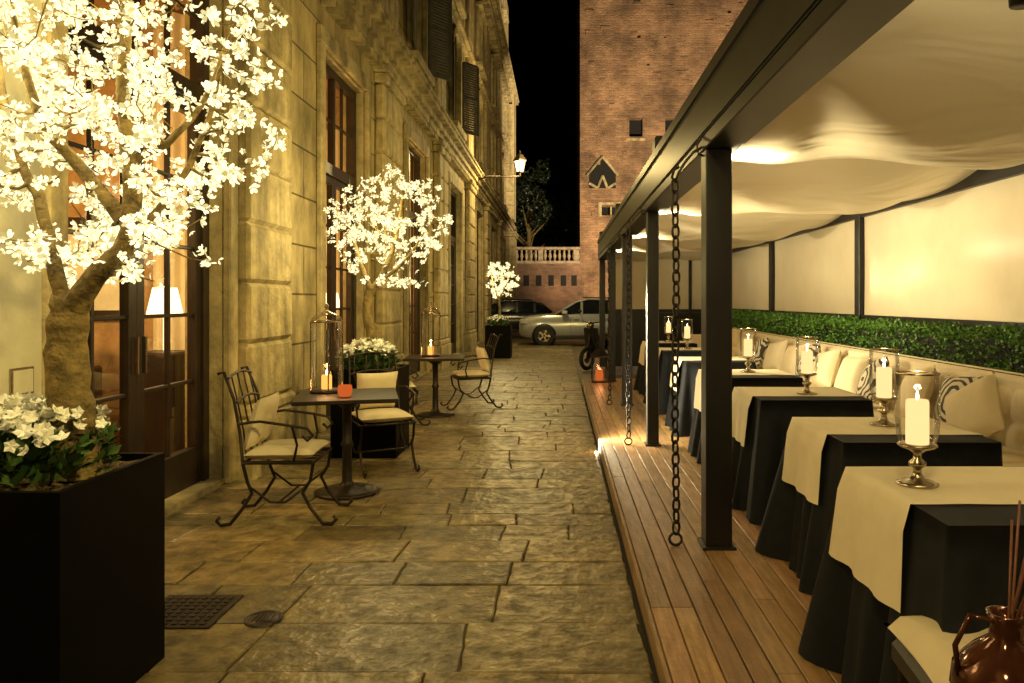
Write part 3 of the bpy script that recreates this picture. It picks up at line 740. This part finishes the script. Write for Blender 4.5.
def planter(loc,s,h,dense,name='flower_planter'):
    e=empty(name,loc); b=B()
    t=.025
    b.add([(-s,-s,0),(s,-s,0),(s,s,0),(-s,s,0),(-s*1.0,-s,h),(s,-s,h),(s,s,h),(-s,s,h),(-s+t,-s+t,h),(s-t,-s+t,h),(s-t,s-t,h),(-s+t,s-t,h),(-s+t,-s+t,h-.08),(s-t,-s+t,h-.08),(s-t,s-t,h-.08),(-s+t,s-t,h-.08)],
      [(0,1,2,3),(0,1,5,4),(1,2,6,5),(2,3,7,6),(3,0,4,7),(4,5,9,8),(5,6,10,9),(6,7,11,10),(7,4,8,11),(8,9,13,12),(9,10,14,13),(10,11,15,14),(11,8,12,15)],'planterblack')
    b.obj('box',e)
    b=B(); b.grid(16,16,lambda u,v:Vector(((2*u-1)*(s-.027),(2*v-1)*(s-.027),h-.03+.03*noise.noise(Vector((u*7,v*7,0))))),'soil'); b.obj('soil',e)
    b=B(); q_=.88
    for i in range(int(900*dense)):
        a=U(0,2*PI); r=s*q_*R()**.5; x,y=r*math.cos(a)-.03,r*math.sin(a)*.95
        top=h+.02+.16*max(0,1-(r/s)**2)**.5+.03*noise.noise(Vector((x*9,y*9,2)))
        p=Vector((x,y,U(h-.02,top))); d=(Vector((x,y,.15))*2+rv()*.6+Vector((0,0,.3))).normalized(); l=U(.04,.08); b.leaf(p,d,Vector((0,0,1))+rv()*.5,l,l*.6,'leaf')
    for i in range(int(330*dense)):
        a=U(0,2*PI); r=s*q_*R()**.5; x,y=r*math.cos(a)-.03,r*math.sin(a)
        if noise.noise(Vector((x*8,y*8,5)))<-.18: continue
        p=Vector((x,y,h+.05+.19*max(0,1-(r/s)**2)**.5+U(-.03,.04))); ax=(Vector((x,y,.5))+rv()*.5).normalized(); a1=ax.orthogonal().normalized(); c=ax.cross(a1)
        q=U(.02,.034); vs=[p]; fa=[]
        for k in range(5):
            t=2*PI*k/5; rd=a1*math.cos(t)+c*math.sin(t); tn=-a1*math.sin(t)+c*math.cos(t); j=len(vs)
            vs+=[p+rd*q*.6+tn*q*.4,p+rd*q*1.05+ax*q*.3,p+rd*q*.6-tn*q*.4]; fa.append((0,j,j+1,j+2))
        b.add(vs,fa,'white')
    b.obj('flowers',e); return e
planter((-1.99,2.82,0),.33,.86,1.2)
planter((-1.86,7.4,0),.31,.84,1)
planter((-1.6,19.6,0),.33,.84,.5)

# ---------------------------------------------------------------- bistro furniture
def bistro(name,loc,rz):
    b=B(); T=None
    b.box(-.38,.38,-.38,.38,.735,.765,'iron',ch=.008)
    b.lathe((0,0,0),[(0,0),(.24,0),(.25,.015),(.2,.03),(.06,.05),(.04,.09),(.035,.35),(.05,.38),(.035,.41),(.035,.66),(.09,.70),(.2,.734)],'iron',24)
    return b.obj(name,loc=loc,rot=(0,0,rz))
def lantern():
    b=B()
    b.lathe((0,0,0),[(0,0),(.125,0),(.13,.012),(.12,.025),(.0,.026)],'iron',24)
    b.lathe((0,0,0),[(.118,.026),(.122,.3),(.118,.56)],'glass',24)
    b.lathe((0,0,0),[(.122,.555),(.128,.562),(.122,.57)],'silver',24)
    b.lathe((0,0,0),[(.122,.57),(.11,.60),(.06,.63),(.015,.65)],'glass',24)
    b.lathe((0,0,0),[(.016,.648),(.012,.67),(.02,.685),(.012,.70),(0,.705)],'silver',12)
    for i in range(4):
        t=PI/2*i+.4; b.tube([(.123*math.cos(t),.123*math.sin(t),.02),(.123*math.cos(t),.123*math.sin(t),.565)],.006,'silver',5)
    b.lathe((0,0,0),[(0,.0262),(.04,.0262),(.04,.13),(.035,.138),(0,.132)],'candle2',16)
    b.lathe((0,0,0),[(0,.135),(.008,.145),(.009,.157),(0,.185)],'flame',8)
    return b.obj('hurricane_lantern')
def chair():
    b=B(); k='iron'
    s=.23; zs=.42
    b.tube([(-s,-s,zs),(s,-s*1.05,zs),(s,s*1.05,zs),(-s,s,zs),(-s,-s,zs)],.011,k,6)
    for i in range(5): yy=-s+.09*(i+.5)+.01; b.tube([(-s,yy,zs),(s,yy,zs)],.006,k,5)
    for sy in (-1,1):
        y=sy*s
        b.tube([(s,y,zs),(s-.02,y,zs-.12),(s-.07,y,zs-.2),(s-.02,y,.12),(s+.06,y,.02),(s+.12,y,.012),(s+.15,y,.04),(s+.13,y,.065)],.012,k,6)
        b.tube([(-s,y,zs),(-s+.03,y,zs-.12),(-s+.06,y,zs-.2),(-s,y,.12),(-s-.08,y,.02),(-s-.14,y,.012),(-s-.17,y,.04),(-s-.15,y,.065)],.012,k,6)
        b.tube([(-s,y,zs),(-s-.02,y*.97,zs+.2),(-s-.06,y*.95,zs+.42),(-s-.13,y*.9,zs+.60),(-s-.17,y*.9,zs+.59)],.011,k,6)
        b.tube([(-s-.03,y,zs+.26),(-s+.12,y*1.12,zs+.28),(.1,y*1.15,zs+.25),(.2,y*1.12,zs+.23),(.235,y*1.1,zs+.18),(.20,y*1.1,zs+.15),(.165,y*1.1,zs+.18)],.010,k,6)
        b.tube([(.1,y*1.15,zs+.25),(.13,y*1.08,zs+.12),(.10,y,zs)],.009,k,6)
        b.tube([(-s+.05,y,.26),(-.05,y,.16),(.05,y,.16),(s-.05,y,.26)],.008,k,6)
    b.tube([(0,-s,.155),(0,s,.155)],.008,k,6)
    for q,zz in ((.045,.40),(.10,.56)):
        pts=[(-s-q,-s*.93+2*s*.93*i/8,zs+zz+.03*math.sin(PI*i/8)) for i in range(9)]; b.tube(pts,.009,k,6)
    for i in range(4):
        yy=-s*.7+i*s*.466
        b.tube([(-s,yy,zs+.02),(-s-.03,yy+.03,zs+.2),(-s-.05,yy-.02,zs+.40),(-s-.1,yy,zs+.58)],.006,k,5)
    b.pillow(.46,.46,.09,'cream',Matrix.Translation((0,0,zs+.05)),e=.22)
    b.pillow(.36,.38,.12,'cream',Matrix.Translation((-s+.05,0,zs+.25))@Matrix.Rotation(math.radians(-74),4,'Y'),e=.35)
    return b.obj('iron_armchair')
t1=bistro('bistro_table',(-1.66,5.85,0),.25)
ln=lantern(); ln.location=(-1.86,5.98,.766); light('POINT','lantern_light',(-1.86,5.98,.96),2.4,(1,.5,.18),.02)
inst(ln,'hurricane_lantern',(-1.68,9.75,.766)); light('POINT','lantern_light',(-1.68,9.75,.96),2.5,(1,.5,.18),.02)
ch=chair(); ch.location=(-1.88,5.20,0); ch.rotation_euler=(0,0,.05)
inst(ch,'iron_armchair',(-1.60,6.72,0),math.radians(-62))
inst(t1,'bistro_table',(-1.62,9.75,0),.1)
inst(ch,'iron_armchair',(-1.98,9.05,0),.3)
inst(ch,'iron_armchair',(-1.25,10.5,0),math.radians(200))
b=B(); b.lathe((0,0,0),[(0,0),(.04,0),(.052,.02),(.055,.06),(.05,.085),(.045,.085),(.048,.06)],'redglass',16); b.obj('red_candle_cup',loc=(-1.64,5.72,.766))
light('POINT','cup_light',(-1.64,5.72,.90),.5,(1,.3,.1),.02)

# ---------------------------------------------------------------- foreground right
b=B()
b.pillow(.50,.46,.12,'cream',Matrix.Translation((0,0,.41)),e=.2)
b.box(-.235,.235,-.215,.215,.30,.385,'black',ch=.02)
for sx in (-.2,.2):
    for sy in (-.18,.18): b.tube([(sx,sy,.31),(sx*1.05,sy*1.05,0)],[.022,.014],'black',8)
for sy in (-.18,.18): b.tube([(.21,sy,.35),(.27,sy,.65),(.33,sy*.9,.9)],[.02,.018,.015],'black',8)
for q in (.2,.3,.4,.5): b.tube([(.21+q*.14,-.18,.38+q),(.21+q*.14,.18,.38+q)],.012,'black',6)
b.obj('dining_chair',loc=(1.19,1.99,.125),rot=(0,0,-.1))
b=B(); b.lathe((0,0,0),[(0,0),(.06,0),(.085,.02),(.10,.06),(.095,.10),(.06,.14),(.03,.165),(.026,.19),(.035,.215),(.03,.215),(.022,.19)],'copper',32)
b.tube([(.03,0,.2),(.07,0,.21),(.1,0,.15),(.092,0,.09)],.006,'copper',6); b.tube([(-.03,0,.2),(-.07,0,.21),(-.1,0,.15),(-.092,0,.09)],.006,'copper',6)
for i in range(12):
    d=Vector((U(.02,.2),U(-.1,.1),U(.33,.5))); b.tube([(0,0,.05),(d.x*.3,d.y*.2,.22),tuple(d)],.0028,'reed',5)
b.obj('reed_vase',loc=(.89,1.50,.66))
b=B(); b.lathe((.89,1.46,0),[(0,.121),(.14,.121),(.14,.135),(.02,.15),(.02,.63),(.16,.645),(.18,.648),(.18,.659),(0,.659)],'black',28); b.obj('side_stand')

# ---------------------------------------------------------------- floor lantern
b=B(); b.box(-.13,.13,-.13,.13,0,.03,'iron',ch=.004)
for sx in (-.12,.12):
    for sy in (-.12,.12): b.tube([(sx,sy,.03),(sx,sy,.42)],.012,'iron',5)
b.box(-.13,.13,-.13,.13,.42,.445,'iron',ch=.004); b.lathe((0,0,.445),[(.17,0),(.06,.10),(.03,.12),(.03,.14)],'iron',4,smooth=False)
b.tube([(.05*math.cos(t),0,.62+.05*math.sin(t)) for t in [i*PI/6 for i in range(13)]],.006,'iron',5)
b.lathe((0,0,0),[(0,.031),(.06,.031),(.07,.12),(.055,.22),(0,.23)],'redglass',14)
for q in (-.125,.125): b.add([(q,-.11,.03),(q,.11,.03),(q,.11,.42),(q,-.11,.42)],[(0,1,2,3)],'glass'); b.add([(-.11,q,.03),(.11,q,.03),(.11,q,.42),(-.11,q,.42)],[(0,1,2,3)],'glass')
b.obj('floor_lantern',loc=(.66,12.6,.121)); light('POINT','floor_lantern_light',(.66,12.42,.35),2,(1,.35,.12),.03)

# ---------------------------------------------------------------- cars
def car(name,loc,rz,paint,L=4.3,H=1.62,Wd=1.8):
    e=empty(name,loc); e.rotation_euler=(0,0,rz); b=B()
    hl=L/2
    st=[(-hl,.45,.78,.72),(-hl+.06,.32,.90,.80),(-hl+.3,.26,.98,.87),(-hl+.9,.24,1.04,.9),(-.3,.24,1.06,.9),(.5,.24,1.06,.9),(1.1,.24,1.05,.9),(hl-.45,.25,1.05,.88),(hl-.12,.3,1.02,.84),(hl-.02,.42,.9,.78)]
    rings=[]
    for x,zl,zb,w in st:
        rings.append([(x,-w*.9,zl),(x,-w,zl+.12),(x,-w*1.0,(zl+zb)/2+.05),(x,-w*.96,zb-.05),(x,-w*.88,zb),(x,w*.88,zb),(x,w*.96,zb-.05),(x,w,(zl+zb)/2+.05),(x,w,zl+.12),(x,w*.9,zl)])
    vs=[v for r in rings for v in r]; n=10
    fs=[(i*n+j,i*n+(j+1)%n,(i+1)*n+(j+1)%n,(i+1)*n+j) for i in range(len(st)-1) for j in range(n)]
    fs+=[tuple(range(n)),tuple((len(st)-1)*n+j for j in range(n))]
    b.add(vs,fs,paint,True)
    gh=[(-.95,1.03,.80,.84),( -.25,H-.10,.68,.8),(.15,H,.66,.8),(1.2,H-.03,.66,.8),(1.62,H-.14,.66,.78),(hl-.12,1.03,.74,.8)]
    r=[]
    for x,z,w,wb in gh: r.append([(x,-wb,1.03),(x,-w,z),(x,-w*.8,z+.02),(x,w*.8,z+.02),(x,w,z),(x,wb,1.03)])
    vs=[v for q in r for v in q]; n=6
    b.add(vs,[(i*n+j,i*n+j+1,(i+1)*n+j+1,(i+1)*n+j) for i in range(5) for j in (1,2,3)],paint,True)
    b.add(vs,[(i*n+j,i*n+j+1,(i+1)*n+j+1,(i+1)*n+j) for i in range(5) for j in (0,4)],'carglass')
    b.add([(-.955,-.7,1.07),(-.29,-.6,H-.11),(-.29,.6,H-.11),(-.955,.7,1.07)],[(0,1,2,3)],'carglass')
    for sy in (-1,1):
        for x0,x1,t0,t1 in ((-.12,-.04,0,0),(.55,.63,0,0),(1.25,1.36,0,0)):
            b.add([(x0,sy*.845,1.03),(x1,sy*.845,1.03),(x1,sy*.685,H-.03),(x0,sy*.685,H-.03)],[(0,1,2,3)],paint)
        b.tube([(-.95,sy*.83,1.04),(-.24,sy*.70,H-.09),(.15,sy*.68,H),(1.2,sy*.68,H-.03),(1.62,sy*.68,H-.14),(hl-.14,sy*.8,1.03)],.035,paint,6)
        b.tube([(.0,sy*.55,H+.06),(1.2,sy*.55,H+.04)],.015,'black',5)
        b.box(-.75,-.55,min(sy*.88,sy*1.03),max(sy*.88,sy*1.03),1.05,1.18,paint,ch=.03)
        for x in (-1.32,1.33):
            T=Matrix.Translation((x,sy*.80,.34))@Matrix.Rotation(PI/2,4,'X')
            b.lathe((0,0,0),[(.0,-.115),(.4,-.112),(.4,.112),(0,.115)],'black',24,T)
            T=Matrix.Translation((x,sy*.83,.34))@Matrix.Rotation(PI/2,4,'X')
            b.lathe((0,0,0),[(.2,-.10),(.3,-.105),(.34,-.09),(.345,.09),(.3,.105),(.2,.10)],'tyre',24,T)
            b.lathe((0,0,0),[(.0,-.08),(.2,-.085),(.215,-.10),(.215,.10),(.2,.085),(0,.08)],'silver',20,T)
            for q in range(5):
                a=2*PI*q/5; T2=T@Matrix.Rotation(a,4,'Z'); b.box(.03,.2,-.03,.03,-.10,.10,'silver',T2)
        b.box(-1.0,1.0,min(sy*.86,sy*.93),max(sy*.86,sy*.93),.24,.36,'black',ch=.02)
        for x in (-.35,.6): b.box(x,x+.16,min(sy*.89,sy*.925),max(sy*.89,sy*.925),.9,.93,paint)
        b.add([(-.45,sy*.905,.4),(-.44,sy*.905,.4),(-.44,sy*.9,1.0),(-.45,sy*.9,1.0)],[(0,1,2,3)],'black')
        b.box(-hl+.02,-hl+.3,min(sy*.55,sy*.86),max(sy*.55,sy*.86),.74,.88,'glasslamp',ch=.02)
        b.box(hl-.2,hl+.0,min(sy*.6,sy*.86),max(sy*.6,sy*.86),.75,1.0,'tail',ch=.02)
    b.box(-hl-.02,-hl+.1,-.5,.5,.5,.72,'black',ch=.02); b.box(-hl-.03,-hl,-.25,.25,.42,.5,'plaster'); b.box(hl-.05,hl+.02,-.25,.25,.6,.7,'plaster')
    b.obj('body',e); return e
car('parked_car',(.80,25.6,-.02),0,'carpaint',H=1.55)
car('parked_car',(-2.4,31,-.02),.1,'darkcar',H=1.5)
light('POINT','car_fill_light',(4.6,20.5,3.0),260,(1,.85,.62),.25)  # added light, hidden behind the canopy, brightens the parked car
b=B(); b.tube([(4.6,20.8,0),(4.6,20.8,2.6)],[.06,.035],'iron'); b.lathe((4.6,20.8,2.6),[(.03,0),(.12,.05),(.18,.4),(.05,.5),(0,.55)],'lampglow',12); b.obj('added_lamp_post')  # post and globe made up for the added car light
b=B(); 
for x in (-.62,.62):
    b.tube([(x+.21*math.cos(t),0,.24+.21*math.sin(t)) for t in [i*PI/9 for i in range(19)]],.045,'tyre',8); b.sphere((x,0,.24),.1,'silver',10,(1,.4,1))
b.grid(16,12,lambda u,v:Vector((.05+.75*u,.17*max(0,math.sin(PI*min(1,u*1.1+.08)))**.5*math.cos(2*PI*v),.52+.20*math.sin(2*PI*v)*max(0,math.sin(PI*min(1,u*1.05+.1)))**.6)),'darkcar')
b.box(.0,.72,-.13,.13,.70,.78,'black',ch=.03); b.box(-.42,.1,-.15,.15,.24,.3,'darkcar',ch=.02)
b.grid(8,6,lambda u,v:Vector((-.40-.08*u-.06*math.cos((v-.5)*3),.2*math.sin((v-.5)*3),.28+.62*u)),'darkcar')
b.tube([(-.62,0,.24),(-.52,0,.7),(-.45,0,1.0)],.03,'iron'); b.tube([(-.38,-.32,1.05),(-.46,0,1.0),(-.38,.32,1.05)],.016,'iron'); b.sphere((-.5,0,.95),.085,'silver',10)
for sy in (-.25,.25): b.tube([(-.43,sy,1.02),(-.48,sy*1.2,1.22)],.006,'iron',5); b.sphere((-.48,sy*1.2,1.26),.05,'iron',8,(.3,1,.7))
b.obj('parked_scooter',loc=(.98,16.6,0),rot=(0,0,math.radians(50)))

# ---------------------------------------------------------------- world, moon, camera
sc=bpy.context.scene
w=bpy.data.worlds.new('World'); sc.world=w; w.use_nodes=True; nt=w.node_tree; bg=nt.nodes['Background']
sky=nt.nodes.new('ShaderNodeTexSky'); sky.sky_type='NISHITA'; sky.sun_disc=False; sky.sun_elevation=math.radians(-9); sky.sun_rotation=math.radians(200)
nt.links.new(sky.outputs[0],bg.inputs['Color']); bg.inputs['Strength'].default_value=.02
sl=bpy.data.lights.new('moon','SUN'); sl.energy=.01; sl.angle=math.radians(.5); sl.color=(.8,.85,1); so=bpy.data.objects.new('moon',sl); so.rotation_euler=(math.radians(40),0,math.radians(20)); bpy.context.collection.objects.link(so)
cd=bpy.data.cameras.new('camera'); cd.sensor_width=36; cd.lens=26.37; cd.shift_x=-48/1024; cd.shift_y=-41.5/1024; cd.clip_end=600; cd.clip_start=.05
co=bpy.data.objects.new('camera',cd); co.location=(0,0,1.5); co.rotation_euler=(PI/2,0,0); bpy.context.collection.objects.link(co); sc.camera=co
sc.view_settings.view_transform='Standard'; sc.view_settings.look='None'; sc.view_settings.exposure=0
